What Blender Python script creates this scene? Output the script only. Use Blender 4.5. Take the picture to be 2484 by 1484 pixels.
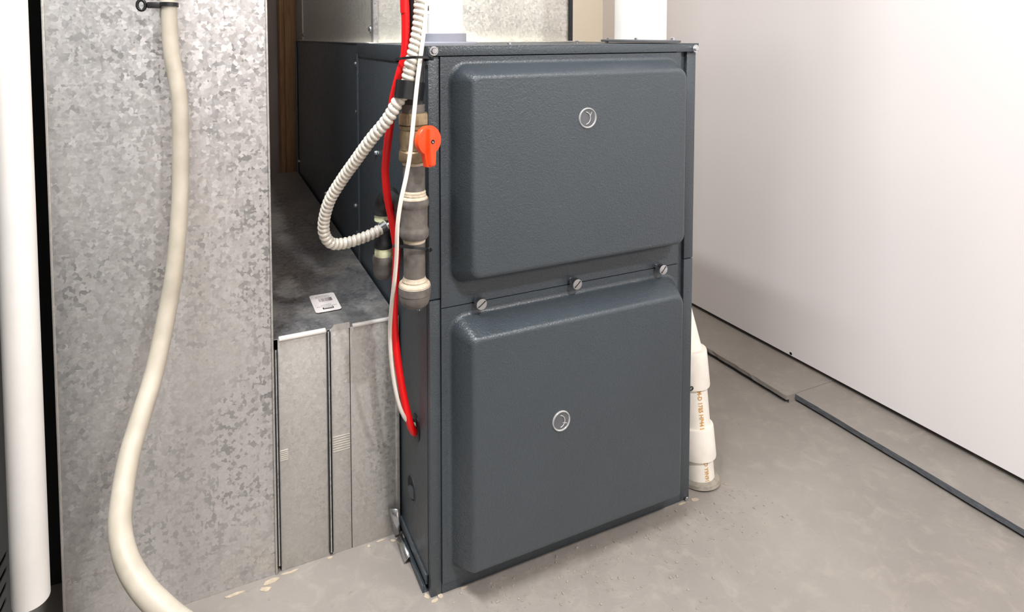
import bpy, bmesh, math, random
from mathutils import Vector, Matrix
random.seed(7)
for o in list(bpy.data.objects): bpy.data.objects.remove(o)
S = bpy.context.scene
C = S.collection
# ---------------------------------------------------------------- camera
cam = bpy.data.cameras.new('camera'); camo = bpy.data.objects.new('camera', cam); C.objects.link(camo)
cam.sensor_width = 36.0; cam.lens = 36.0*1500.65/2484
cam.shift_x = (1242-1110.26)/2484; cam.shift_y = -(742-161.07)/2484
cam.clip_start = 0.02
R_, U_, B_ = Vector((.91869168,-.39496149,-.00331878)), Vector((.02276881,.04456862,.99874682)), Vector((-.39431862,-.91761597,.04993763))
camo.matrix_world = Matrix(((R_.x,U_.x,B_.x,-.32217),(R_.y,U_.y,B_.y,-.86579),(R_.z,U_.z,B_.z,.87593),(0,0,0,1)))
S.camera = camo
# ---------------------------------------------------------------- world, lamps, exposure
w = bpy.data.worlds.new('world'); S.world = w; w.use_nodes = True
w.node_tree.nodes['Background'].inputs[0].default_value = (.6,.62,.65,1)
w.node_tree.nodes['Background'].inputs[1].default_value = .15
S.view_settings.view_transform = 'Standard'; S.view_settings.look = 'None'
S.view_settings.gamma = 1; S.view_settings.use_curve_mapping = False
S.view_settings.exposure = 0.26
def lamp(name, loc, watts, rad, col):
    l = bpy.data.lights.new(name, 'POINT'); l.energy = watts; l.shadow_soft_size = rad; l.color = col
    o = bpy.data.objects.new(name, l); C.objects.link(o); o.location = loc
LAMPS = [((.32,-1.55,2.12), 108, .045)]
for loc, wt, rad in LAMPS: lamp('bulb_light', loc, wt, rad, (1,.99,.98))
SHOP = (-.60,-.36,2.16)
l = bpy.data.lights.new('shop_light_tube', 'AREA'); l.shape = 'RECTANGLE'; l.size = .10; l.size_y = .80; l.energy = 42; l.color = (.97,.985,1)
lo = bpy.data.objects.new('shop_light_tube', l); C.objects.link(lo); lo.location = SHOP
# ---------------------------------------------------------------- helpers
def link(name, me, mat, parent=None, smooth=None):
    o = bpy.data.objects.new(name, me); C.objects.link(o)
    if mat: me.materials.append(mat)
    if parent: o.parent = parent
    if smooth is not None:
        for p in me.polygons: p.use_smooth = smooth
    return o
def obj(name, bm, mat, parent=None, smooth=False, sharp=None):
    me = bpy.data.meshes.new(name)
    bmesh.ops.recalc_face_normals(bm, faces=bm.faces[:])
    bm.to_mesh(me); bm.free()
    if smooth:
        for p in me.polygons: p.use_smooth = True
        me.set_sharp_from_angle(angle=math.radians(sharp if sharp else 38))
    return link(name, me, mat, parent)
def tag(o, label, cat=None, group=None, kind=None):
    o['label'] = label
    if cat: o['category'] = cat
    if group: o['group'] = group
    if kind: o['kind'] = kind
    return o
def thing(name, label, cat, loc=(0,0,0), group=None):
    o = bpy.data.objects.new(name, None); C.objects.link(o); o.location = loc; o.empty_display_size = .05
    return tag(o, label, cat, group)
def box(bm, a, b, bev=0):
    x0,y0,z0 = a; x1,y1,z1 = b
    vs = [bm.verts.new(p) for p in ((x0,y0,z0),(x1,y0,z0),(x1,y1,z0),(x0,y1,z0),(x0,y0,z1),(x1,y0,z1),(x1,y1,z1),(x0,y1,z1))]
    fs = [bm.faces.new([vs[i] for i in f]) for f in ((3,2,1,0),(4,5,6,7),(0,1,5,4),(1,2,6,5),(2,3,7,6),(3,0,4,7))]
    if bev:
        es = {e for f in fs for e in f.edges}
        bmesh.ops.bevel(bm, geom=list(es), offset=bev, segments=2, affect='EDGES', profile=.5)
def bx(name, a, b, mat, parent=None, bev=.0008):
    bm = bmesh.new(); box(bm, a, b, bev); return obj(name, bm, mat, parent, smooth=bev>0, sharp=30)
def catmull(pts, n):
    P = [Vector(p) for p in pts]; P = [P[0]*2-P[1]]+P+[P[-1]*2-P[-2]]; out = []
    for i in range(1, len(P)-2):
        a,b,c,d = P[i-1:i+3]
        for k in range(n):
            t = k/n
            out.append(.5*((2*b)+(c-a)*t+(2*a-5*b+4*c-d)*t*t+(3*b-a-3*c+d)*t**3))
    out.append(P[-2]); return out
def resample(pts, step):
    L = [0]
    for a,b in zip(pts, pts[1:]): L.append(L[-1]+(b-a).length)
    n = max(2, int(L[-1]/step)); out = []; j = 0
    for k in range(n+1):
        s = L[-1]*k/n
        while j < len(L)-2 and L[j+1] < s: j += 1
        t = (s-L[j])/max(1e-9, L[j+1]-L[j]); out.append(pts[j].lerp(pts[j+1], min(1,t)))
    return out, L[-1]
def tube(bm, pts, rad, seg=16, caps=True, flat=1.0):
    n = len(pts); rings = []
    tg = [(pts[min(i+1,n-1)]-pts[max(i-1,0)]).normalized() for i in range(n)]
    ref = Vector((1,0,0)) if abs(tg[0].x) < .9 else Vector((0,1,0))
    u = (ref-tg[0]*ref.dot(tg[0])).normalized()
    for i in range(n):
        u = (u-tg[i]*u.dot(tg[i])).normalized(); v = tg[i].cross(u)
        r = rad(i/(n-1), i) if callable(rad) else rad
        rings.append([bm.verts.new(pts[i]+(u*math.cos(2*math.pi*k/seg)+v*math.sin(2*math.pi*k/seg)*flat)*r) for k in range(seg)])
    for a,b in zip(rings, rings[1:]):
        for k in range(seg): bm.faces.new((a[k],a[(k+1)%seg],b[(k+1)%seg],b[k]))
    if caps: bm.faces.new(rings[0][::-1]); bm.faces.new(rings[-1])
def cable(name, pts, r, mat, parent=None, step=.006, seg=14):
    q,_ = resample(catmull(pts, 10), step); bm = bmesh.new(); tube(bm, q, r, seg); return obj(name, bm, mat, parent, smooth=True, sharp=60)
def lathe(bm, prof, M=Matrix(), seg=28, caps=True):
    """prof: (radius, height) pairs along local z"""
    rings = []
    for r,h in prof: rings.append([bm.verts.new(M @ Vector((r*math.cos(2*math.pi*k/seg), r*math.sin(2*math.pi*k/seg), h))) for k in range(seg)])
    for a,b in zip(rings, rings[1:]):
        for k in range(seg): bm.faces.new((a[k],a[(k+1)%seg],b[(k+1)%seg],b[k]))
    if caps: bm.faces.new(rings[0][::-1]); bm.faces.new(rings[-1])
def lth(name, prof, mat, parent=None, M=Matrix(), seg=28, caps=True, sharp=35):
    bm = bmesh.new(); lathe(bm, prof, M, seg, caps); return obj(name, bm, mat, parent, smooth=True, sharp=sharp)
def aim(p, d, up=(0,0,1)):
    """matrix at p whose z axis points along d"""
    z = Vector(d).normalized(); x = Vector(up).cross(z)
    if x.length < 1e-4: x = Vector((1,0,0))
    x.normalize(); y = z.cross(x)
    return Matrix(((x.x,y.x,z.x,p[0]),(x.y,y.y,z.y,p[1]),(x.z,y.z,z.z,p[2]),(0,0,0,1)))
def plate(bm, outer, holes, thick, M):
    """flat plate in local xy with holes, thickness along local z"""
    es = []
    for loop in [outer]+holes:
        vs = [bm.verts.new((a,b,0)) for a,b in loop]
        es += [bm.edges.new((vs[i], vs[(i+1)%len(vs)])) for i in range(len(vs))]
    g = bmesh.ops.triangle_fill(bm, edges=es, use_beauty=True)
    fs = [f for f in g['geom'] if isinstance(f, bmesh.types.BMFace)]
    e = bmesh.ops.extrude_face_region(bm, geom=fs)
    bmesh.ops.translate(bm, verts=[v for v in e['geom'] if isinstance(v, bmesh.types.BMVert)], vec=(0,0,thick))
    bmesh.ops.transform(bm, matrix=M, verts=bm.verts[:])
def rrect(x0,x1,z0,z1,rs,n=7):
    """rounded rectangle, corner radii (bl, br, tr, tl), counter-clockwise"""
    out = []
    for (cx,cz,sx,sz,r,a0) in ((x0,z0,1,1,rs[0],180),(x1,z0,-1,1,rs[1],270),(x1,z1,-1,-1,rs[2],0),(x0,z1,1,-1,rs[3],90)):
        for k in range(n):
            a = math.radians(a0+90*k/(n-1)); out.append((cx+sx*r+r*math.cos(a), cz+sz*r+r*math.sin(a)))
    return out
def text_mesh(s, size, fn, mat, name, parent, thick=0):
    cu = bpy.data.curves.new(name, 'FONT'); cu.body = s; cu.size = size; cu.resolution_u = 2; cu.offset = size*.03
    t = bpy.data.objects.new(name, cu); C.objects.link(t)
    dg = bpy.context.evaluated_depsgraph_get()
    me = bpy.data.meshes.new_from_object(t.evaluated_get(dg)); bpy.data.objects.remove(t)
    for v in me.vertices: v.co = fn(v.co.x, v.co.y)
    me.materials.clear()
    return link(name, me, mat, parent)
# ---------------------------------------------------------------- materials
def lin(c): return tuple(((x/255)/12.92 if x/255 <= .04045 else ((x/255+.055)/1.055)**2.4) for x in c)+(1,)
class NT:
    def __init__(s, name):
        s.m = bpy.data.materials.new(name); s.m.use_nodes = True; s.t = s.m.node_tree; s.b = s.t.nodes['Principled BSDF']
        s.co = s.t.nodes.new('ShaderNodeTexCoord').outputs['Object']
    def n(s, typ, **kw):
        x = s.t.nodes.new(typ)
        for k,v in kw.items():
            if k in x.inputs: x.inputs[k].default_value = v
            else: setattr(x, k, v)
        return x
    def L(s, a, b): s.t.links.new(a, b)
    def mapc(s, scale=(1,1,1), rot=(0,0,0)):
        m = s.n('ShaderNodeMapping'); m.inputs['Scale'].default_value = scale; m.inputs['Rotation'].default_value = rot; s.L(s.co, m.inputs[0]); return m.outputs[0]
    def noise(s, scale, detail=4, rough=.55, dist=0, co=None):
        x = s.n('ShaderNodeTexNoise', Scale=scale, Detail=detail, Roughness=rough, Distortion=dist); s.L(co or s.co, x.inputs['Vector']); return x
    def ramp(s, fac, stops):
        r = s.n('ShaderNodeValToRGB'); e = r.color_ramp.elements
        while len(e) < len(stops): e.new(.5)
        for i,(p,c) in enumerate(stops): e[i].position = p; e[i].color = c if len(c)==4 else tuple(c)+(1,)
        s.L(fac, r.inputs[0]); return r.outputs[0]
    def mix(s, fac, a, b, bt='MIX'):
        m = s.n('ShaderNodeMix', data_type='RGBA', blend_type=bt)
        for i,v in ((0,fac),(6,a),(7,b)):
            if hasattr(v,'links') or hasattr(v,'is_linked'): s.L(v, m.inputs[i])
            else: m.inputs[i].default_value = v
        return m.outputs[2]
    def bump(s, h, strength, dist, prev=None):
        b = s.n('ShaderNodeBump', Strength=strength, Distance=dist); s.L(h, b.inputs['Height'])
        if prev: s.L(prev, b.inputs['Normal'])
        s.L(b.outputs[0], s.b.inputs['Normal']); return b.outputs[0]
    def set(s, **kw):
        for k,v in kw.items():
            i = s.b.inputs[k.replace('_',' ')]
            if hasattr(v,'is_linked'): s.L(v, i)
            else: i.default_value = v
        return s
def g(v): return (v,v,v,1)
def simple(name, col, rough=.5, metal=0, var=.12, scale=60, bump=0, **kw):
    m = NT(name); a = lin(col); n = m.noise(scale, 5)
    m.set(Base_Color=m.ramp(n.outputs[0], [(.3,[x*(1-var) for x in a[:3]]),(.7,[min(1,x*(1+var)) for x in a[:3]])]), Roughness=rough, Metallic=metal)
    if bump: m.bump(n.outputs[0], bump, .002)
    m.set(**kw); return m.m
def paint(name, col, rough=.36):
    m = NT(name); a = lin(col)
    big = m.noise(3.0, 3, .5); dusty = m.noise(38, 6, .7)
    c = m.ramp(big.outputs[0], [(.3,[x*.9 for x in a[:3]]),(.7,[x*1.1 for x in a[:3]])])
    m.set(Base_Color=c, Roughness=m.ramp(dusty.outputs[0], [(.3,g(rough-.03)),(.75,g(rough+.06))]), Specular_IOR_Level=.65)
    w1 = m.noise(190, 2, .5, 1.6); w2 = m.noise(430, 2, .5, .5)
    p = m.bump(w1.outputs[0], .38, .0025); m.bump(w2.outputs[0], .16, .001, p)
    return m.m
def galv(name, bright=(.62,.61,.60), dark=.45, amount=.40, scale=70, rough=.38, metal=.75, dust=0, stretch=(1,1,1), tilt=.3):
    m = NT(name)
    wn = m.noise(120, 3, .6); off = m.n('ShaderNodeVectorMath', operation='SCALE'); off.inputs['Scale'].default_value = .007
    sub = m.n('ShaderNodeVectorMath', operation='SUBTRACT'); m.L(wn.outputs['Color'], sub.inputs[0]); sub.inputs[1].default_value = (.5,.5,.5); m.L(sub.outputs[0], off.inputs[0])
    add = m.n('ShaderNodeVectorMath', operation='ADD'); m.L(m.mapc(stretch), add.inputs[0]); m.L(off.outputs[0], add.inputs[1])
    v = m.n('ShaderNodeTexVoronoi', Scale=scale, distance='MANHATTAN'); m.L(add.outputs[0], v.inputs['Vector'])
    sep = m.n('ShaderNodeSeparateColor'); m.L(v.outputs['Color'], sep.inputs[0])
    v2 = m.n('ShaderNodeTexVoronoi', Scale=scale*2.3); m.L(add.outputs[0], v2.inputs['Vector'])
    sep2 = m.n('ShaderNodeSeparateColor'); m.L(v2.outputs['Color'], sep2.inputs[0])
    patch = m.noise(4.2, 3, .6)
    d = m.mix(m.ramp(patch.outputs[0], [(.36,g(0)),(.62,g(amount))]), g(0), m.ramp(sep.outputs[0], [(.66,g(0)),(.76,g(1))]))
    tone = m.mix(m.ramp(sep2.outputs[1], [(0,g(.0)),(1,g(.45))]), bright+(1,), tuple(x*.80 for x in bright)+(1,))
    base = m.mix(d, tone, (bright[0]*dark*.95, bright[1]*dark, bright[2]*dark*1.04, 1))
    if dust:
        dn = m.noise(7, 6, .65, .4); spk = m.noise(230, 2, .5)
        base = m.mix(m.ramp(dn.outputs[0], [(.42,g(0)),(.68,g(dust))]), base, lin((150,140,125)))
        base = m.mix(m.ramp(spk.outputs[0], [(.66,g(0)),(.74,g(dust*1.2))]), base, lin((190,180,165)))
        m.set(Metallic=m.ramp(dn.outputs[0], [(.42,g(metal)),(.68,g(metal*(1-dust)))]))
    else: m.set(Metallic=metal)
    m.set(Base_Color=base, Roughness=m.ramp(sep2.outputs[0], [(0,g(rough-.06)),(1,g(rough+.10))]))
    geo = m.n('ShaderNodeNewGeometry'); s1 = m.n('ShaderNodeVectorMath', operation='SUBTRACT'); m.L(v.outputs['Color'], s1.inputs[0]); s1.inputs[1].default_value = (.5,.5,.5)
    s2 = m.n('ShaderNodeVectorMath', operation='SCALE'); s2.inputs['Scale'].default_value = tilt; m.L(s1.outputs[0], s2.inputs[0])
    s3 = m.n('ShaderNodeVectorMath', operation='ADD'); m.L(geo.outputs['Normal'], s3.inputs[0]); m.L(s2.outputs[0], s3.inputs[1])
    s4 = m.n('ShaderNodeVectorMath', operation='NORMALIZE'); m.L(s3.outputs[0], s4.inputs[0]); m.L(s4.outputs[0], m.b.inputs['Normal'])
    return m.m
M = {}
M['charcoal'] = paint('charcoal_enamel', (58,66,72))
M['galv'] = galv('galvanised_steel', (.66,.65,.64), .36, .7, 165, .38, .72, tilt=.2)
M['galv_fine'] = galv('galvanised_steel_fine', (.55,.535,.505), .60, .4, 230, .45, .6, tilt=.14)
M['galv_dusty'] = galv('galvanised_steel_dusty', (.42,.43,.45), .6, .3, 170, .36, .85, dust=.75, tilt=.2)
M['galv_plenum'] = galv('galvanised_steel_plenum', (.84,.82,.75), .55, .3, 200, .4, .5, tilt=.2)
M['steel'] = simple('zinc_steel', (200,202,205), .25, 1, .05, 200)
M['edge_glint'] = simple('sheared_edge_glint', (244,241,236), .4, .3, .03, 100)  # near-white colour stands for light reflecting off the sheared edge
M['black_iron'] = simple('black_iron', (46,46,48), .42, .25, .25, 90, .3)
M['iron'] = simple('dusty_iron', (104,98,93), .62, .2, .28, 75, .35)
M['dope'] = simple('pipe_sealant', (190,176,155), .75, 0, .18, 160, .5)
M['ytape'] = simple('yellow_thread_tape', (222,224,184), .6, 0, .08, 220, .4)
M['brass'] = simple('dull_brass', (150,132,104), .45, .55, .25, 90, .3)
M['orange'] = simple('orange_plastic', (238,70,22), .38, 0, .05, 40)
M['red'] = simple('red_sheath', (226,8,14), .42, 0, .04, 30)
M['wwire'] = simple('white_sheath', (236,228,218), .45, 0, .04, 40)
M['conduit'] = simple('painted_flex_conduit', (214,208,196), .33, .25, .07, 70)
M['black'] = simple('black_plastic', (18,18,20), .35, 0, .2, 60)
M['tape'] = simple('black_tape', (20,21,24), .3, 0, .2, 60)
M['pvc'] = simple('white_pvc', (240,238,234), .35, 0, .025, 25)
M['pvc_old'] = simple('scuffed_pvc', (236,230,220), .42, 0, .05, 40, .1)
M['grey_pvc'] = simple('grey_pvc', (146,148,158), .42, 0, .05, 30)
M['gasket'] = simple('dark_gasket', (92,94,98), .6, 0, .1, 40)
M['cabinet'] = simple('grey_cabinet_paint', (120,122,122), .45, .1, .05, 12)
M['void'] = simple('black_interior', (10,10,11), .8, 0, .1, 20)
M['print'] = simple('orange_print', (200,152,84), .6, 0, .2, 200)
M['paper'] = simple('white_paper', (236,229,226), .55, 0, .03, 80)
M['ink'] = simple('black_ink', (28,27,27), .6, 0, .1, 80)
M['greyink'] = simple('faded_ink', (150,140,138), .6, 0, .1, 300)
M['caulk'] = simple('grey_caulk', (150,143,132), .6, 0, .2, 90, .4)
M['beige_flake'] = simple('bare_concrete_flake', (182,169,149), .85, 0, .18, 120, .5)
M['scratch'] = simple('embossed_ridge_metal', (205,200,190), .35, .5, .05, 100)
# hose: milky translucent vinyl
h = NT('milky_vinyl'); n = h.noise(30, 4)
h.set(Base_Color=h.ramp(n.outputs[0], [(.3,lin((166,158,143))),(.7,lin((182,174,160)))]), Roughness=.5, Subsurface_Weight=.35, Subsurface_Radius=(.02,.015,.01), Subsurface_Scale=.4)
M['hose'] = h.m
# wood
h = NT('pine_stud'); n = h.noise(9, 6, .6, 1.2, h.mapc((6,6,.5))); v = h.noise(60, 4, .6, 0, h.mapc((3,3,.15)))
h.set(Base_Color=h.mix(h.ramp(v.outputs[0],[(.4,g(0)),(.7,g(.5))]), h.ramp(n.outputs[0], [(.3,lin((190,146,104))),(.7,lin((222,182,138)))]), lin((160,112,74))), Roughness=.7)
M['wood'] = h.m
# glass lens
h = NT('clear_plastic'); h.set(Base_Color=(.96,.95,.93,1), Roughness=.08, Transmission_Weight=.6, IOR=1.49); M['lens'] = h.m
# floor: grey painted concrete
h = NT('grey_floor_paint'); big = h.noise(2.2, 5, .6); mid = h.noise(26, 7, .7, .6); fine = h.noise(150, 3, .6)
c = h.ramp(big.outputs[0], [(.3,lin((132,125,120))),(.7,lin((150,144,137)))])
c = h.mix(h.ramp(mid.outputs[0], [(.50,g(0)),(.72,g(.55))]), c, lin((166,158,148)))
spots = h.noise(75, 2, .5); c = h.mix(h.ramp(spots.outputs[0], [(.70,g(0)),(.76,g(.35))]), c, lin((104,98,94)))
h.set(Base_Color=c, Roughness=h.ramp(mid.outputs[0], [(.3,g(.42)),(.7,g(.62))]))
p = h.bump(mid.outputs[0], .25, .006); h.bump(fine.outputs[0], .18, .002, p)
M['floor'] = h.m
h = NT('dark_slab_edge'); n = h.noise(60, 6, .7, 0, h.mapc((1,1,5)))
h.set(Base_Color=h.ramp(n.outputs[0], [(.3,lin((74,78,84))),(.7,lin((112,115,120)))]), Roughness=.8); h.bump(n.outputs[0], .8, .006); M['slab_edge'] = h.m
def wallmat(name, a, b, sc=1.3):
    h = NT(name); n = h.noise(sc, 4, .5); f = h.noise(240, 3, .6)
    h.set(Base_Color=h.ramp(n.outputs[0], [(.3,lin(a)),(.7,lin(b))]), Roughness=.75); h.bump(f.outputs[0], .08, .001); return h.m
M['wall'] = wallmat('warm_white_drywall', (242,236,235), (246,241,240))
M['tan'] = wallmat('tan_shaded_drywall', (230,218,198), (235,224,206))  # wall colour with the plenum's shade put into it
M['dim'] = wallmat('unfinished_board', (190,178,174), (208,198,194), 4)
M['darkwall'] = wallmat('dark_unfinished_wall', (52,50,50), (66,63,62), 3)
M['ceil'] = wallmat('raw_ceiling_board', (112,104,96), (128,120,110))
# ---------------------------------------------------------------- room
def structure(o, label):
    o['kind'] = 'structure'; o['label'] = label; return o
X0, X1, Y0, Y1, ZC = -2.1, 1.11, -3.2, 1.6, 2.3
structure(bx('floor', (X0-.1,Y0-.1,-.08), (X1+.3,Y1+.2,0), M['floor'], bev=0), 'grey painted concrete basement floor')
structure(bx('ceiling', (X0-.1,Y0-.1,ZC), (X1+.2,Y1+.2,ZC+.06), M['ceil'], bev=0), 'raw brown ceiling board')
wr = structure(bx('wall_right', (X1,Y0,.031), (X1+.1,Y1+.1,ZC), M['wall'], bev=0), 'plain warm white drywall right of the furnace, gap along its foot')
structure(bx('wall_gap_strip', (X1+.022,Y0,.0), (X1+.1,Y1,.0305), M['slab_edge'], bev=0), 'dark strip shading the recessed gap under the white wall')  # dark filler set back in the gap, its shade put into the colour
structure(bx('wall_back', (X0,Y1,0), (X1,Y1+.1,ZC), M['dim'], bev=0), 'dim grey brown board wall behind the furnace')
structure(bx('shade_band_wall', (.60,1.075,0), (X1,1.15,ZC), M['tan'], bev=0), 'added tan panel for the shaded wall between the sheet metal plenum and the white pipe')  # added wall piece; its tan stands for soft shadow beside the plenum
structure(bx('wall_left', (X0-.1,Y0,0), (X0,Y1,ZC), M['darkwall'], bev=0), 'dark unfinished left wall')
structure(bx('wall_front', (X0,Y0-.1,0), (X1,Y0,ZC), M['wall'], bev=0), 'white wall facing the furnace')
lth('nail_hole', [(.004,0),(.003,.0006)], M['void'], wr, aim((X1,.25,.036),(-1,0,0)), 10)
# slab step along the right wall
def ledge(name, x0, y0, y1, z, label, zt, edge):
    bm = bmesh.new(); n = 60; rows = []
    for i in range(n+1):
        y = y0+(y1-y0)*i/n; j = lambda a: random.uniform(-a,a)
        rows.append([bm.verts.new(q) for q in ((x0+.008,y,0),(x0+.008,y,z*zt),(x0-.0005+j(.0012),y,z*(zt+.04)),(x0+.001+j(.0012),y,z-.0012),(x0+.004,y,z),(X1+.12,y,z),(X1+.12,y,0))])
    for a,b in zip(rows, rows[1:]):
        for k in range(6): bm.faces.new((a[k],a[k+1],b[k+1],b[k]))
    bm.faces.new(rows[0]); bm.faces.new(rows[-1][::-1])
    o = obj(name, bm, M['floor'])
    o.data.materials.append(M['slab_edge'])
    for i,p in enumerate(o.data.polygons):
        c = p.center
        if (c.x < x0+.0035 and abs(p.normal.x) > .5 and edge) or c.z < z*(zt+.03): p.material_index = 1
    return structure(o, label)
ledge('trim_1', .985, -3.0, .138, .018, 'narrower near slab of the grey raised ledge along the white wall', .28, True)
ledge('trim_2', .957, .1385, 1.07, .0195, 'wider far slab of the grey raised ledge, beside the drain pipe', .45, False)
# lamp fixtures
for i,(loc,_,_) in enumerate(LAMPS):
    t = thing('ceiling_lamp', 'porcelain lampholder on the ceiling in front of the white wall', 'lamp', (loc[0],loc[1],ZC))
    lth('lampholder', [(.055,0),(.055,-.012),(.03,-.03),(.026,-.06)], M['pvc'], t)
t = thing('shop_light', 'long white shop light on the ceiling before the tall duct', 'lamp', (SHOP[0],SHOP[1],ZC))
bx('housing', (-.05,-.42,-.10), (.05,.42,0), M['pvc'], t, .004)
bx('reflector', (-.075,-.42,-.125), (.075,.42,-.101), M['pvc'], t, .004)
# wood stud behind
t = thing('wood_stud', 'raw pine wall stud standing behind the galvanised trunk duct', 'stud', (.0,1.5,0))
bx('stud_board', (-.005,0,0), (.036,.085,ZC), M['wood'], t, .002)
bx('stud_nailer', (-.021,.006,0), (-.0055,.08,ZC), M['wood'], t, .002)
# ---------------------------------------------------------------- furnace
W, D, H = .523, 1.268, .86
F = thing('furnace', 'charcoal grey upright gas furnace with two raised front doors', 'furnace')
ch = M['charcoal']
bx('casing', (.004,.014,.012), (W-.004,D-.01,.848), M['void'], F, 0)
sd = bx('side_panel', (0,.0095,.028), (.0035,.418,.835), ch, F); sd['label'] = 'front left side panel, dark and glossy'
bx('side_panel', (.0015,.421,.02), (.0035,D,.8583), ch, F)
bx('side_panel', (W-.0035,.004,.01), (W,D,.853), ch, F)
bx('back_panel', (.004,D-.008,.01), (W-.004,D,.85), ch, F)
# folded seam and back edge on the left side
bx('seam_flange', (-.004,.412,.02), (.001,.4185,.838), ch, F)
bx('seam_flange', (-.003,D-.022,.02), (.001,D,.858), ch, F)
# top cap
bm = bmesh.new(); box(bm, (-.001,-.006,.8455), (W+.001,-.0045,.8600), .0006); box(bm, (-.001,-.006,.8585), (W+.001,D,.8605), .0006)
box(bm, (-.002,-.0045,.832), (-.0005,.42,.8600), .0004); box(bm, (W+.0005,-.0045,.8455), (W+.0015,.42,.8600), .0004)
cap = obj('top_cap', bm, ch, F, True, 30)
# stiles
bx('stile', (.0012,-.001,.4735), (.0192,.010,.845), ch, F, .0012)
bx('stile', (.0012,-.001,.0), (.0192,.010,.4715), ch, F, .0012)
bx('stile', (.5015,-.001,.464), (.5225,.010,.8455), ch, F, .0012)
bx('stile', (.5015,-.001,.0), (.5225,.010,.4625), ch, F, .0012)
bx('groove', (.484,.006,.012), (.5035,.012,.846), ch, F, 0)
# bottom front rail + side rail
bx('toe_rail', (.0195,-.001,.0), (.5015,.012,.017), ch, F, .001)
bm = bmesh.new(); box(bm, (-.008,.012,0), (-.0065,.125,.012), .0004); box(bm, (-.008,.012,0), (.004,.125,.0015), .0004); box(bm, (-.003,.012,.012), (.001,.40,.0285), .0006)
obj('base_rail', bm, ch, F, True)
def door(name, flange, base, face, dep, rb, rf, fill):
    """raised-panel door: flange rect (x0,x1,z0,z1), rounded loops from base to face"""
    bm = bmesh.new(); n = 9
    def ring(rect, rs, y): return [bm.verts.new((x,y,z)) for x,z in rrect(*rect, rs, n)]
    def lerp(t, y): 
        rect = [b+(f-b)*t for b,f in zip(base, face)]; rs = [a+(b-a)*t for a,b in zip(rb, rf)]
        return ring(rect, rs, y)
    y0, y1 = -.004, -dep; rings = []
    fl = fill
    # outer fillet (concave) then wall then convex fillet
    def expand(rect, e): return [rect[0]-e, rect[1]+e, rect[2]-e, rect[3]+e]
    N = 5
    for k in range(N):
        a = math.pi/2*k/(N-1); e = .007*(1-math.sin(a)); yy = y0-.007*(1-math.cos(a))
        rings.append(ring(expand(base, e), [r+e for r in rb], yy))
    t1 = 1.0; 
    for k in range(N+1):
        a = math.pi/2*k/N; e = fl*(1-math.cos(a)); yy = y1+fl*(1-math.sin(a))
        rect = [face[0]+e-fl*.35*(1-k/N), face[1]-e+fl*.35*(1-k/N), face[2]+e-fl*.3*(1-k/N), face[3]-e+fl*.3*(1-k/N)]
        rings.append(ring(rect, [max(.002,r-e*.6) for r in rf], yy))
    sm = []
    for a,b in zip(rings, rings[1:]):
        for i in range(len(a)):
            j = (i+1)%len(a); sm.append(bm.faces.new((a[i],b[i],b[j],a[j])))
    top = bm.faces.new(rings[-1])
    # flange around the bulge
    o4 = [bm.verts.new((x,y0,z)) for x,z in ((flange[0],flange[2]),(flange[1],flange[2]),(flange[1],flange[3]),(flange[0],flange[3]))]
    r0 = rings[0]; q = len(r0)//4; flat = []
    for c in range(4):
        seg = r0[c*q:(c+1)*q]
        for i in range(q-1): flat.append(bm.faces.new((o4[c], seg[i], seg[i+1])))
        nx = r0[((c+1)*q)%len(r0)]
        flat.append(bm.faces.new((o4[c], seg[-1], nx, o4[(c+1)%4])))
    b4 = [bm.verts.new((v.co.x, .004, v.co.z)) for v in o4]
    for c in range(4): flat.append(bm.faces.new((o4[c], o4[(c+1)%4], b4[(c+1)%4], b4[c])))
    bmesh.ops.recalc_face_normals(bm, faces=bm.faces[:])
    for f in sm: f.smooth = True
    me = bpy.data.meshes.new(name); bm.to_mesh(me); bm.free()
    return link(name, me, ch, F)
ud = door('upper_door', (.0196,.4845,.4595,.8440), (.036,.477,.4975,.8300), (.0535,.4605,.5130,.8175), .046, (.022,.024,.026,.026), (.016,.017,.019,.013), .006)
ud['label'] = 'upper raised charcoal door'
ld = door('lower_door', (.0196,.4845,.0175,.4580), (.036,.477,.040,.4400), (.0535,.4605,.0560,.4215), .046, (.016,.012,.03,.024), (.006,.006,.019,.012), .006)
ld['label'] = 'lower raised charcoal door'
def sight(x, z, parent, tilt):
    Mx = aim((x,-.0462,z), (0,-1,0))
    s = lth('sight_glass', [(.0166,-.001),(.0166,.0010),(.0160,.0020),(.0150,.0021),(.0144,.0008),(.0140,.0003)], M['lens'], parent, Mx, 36, False); s['label'] = 'clear round sight glass'
    lth('sight_glass_backing', [(.0142,0),(.0140,.0003)], M['gasket'], s, Mx, 32)
    pts = [Mx @ Vector((.010*math.cos(a)*1.0-.006*math.cos(tilt), .010*math.sin(a), .0014)) for a in [math.radians(d) for d in range(-80,81,16)]]
    bm = bmesh.new(); tube(bm, pts, .0006, 6)
    c, sn = math.cos(tilt), math.sin(tilt); tube(bm, [Mx @ Vector((.004*c,.004*sn,.0014)), Mx @ Vector((.0105*c-.004*sn, .0105*sn+.005*c,.0014))], .0005, 6)
    obj('glass_rib', bm, M['lens'], s, True)
sight(.2550, .7440, ud, .5); sight(.2085, .2585, ld, -.9)
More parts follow.
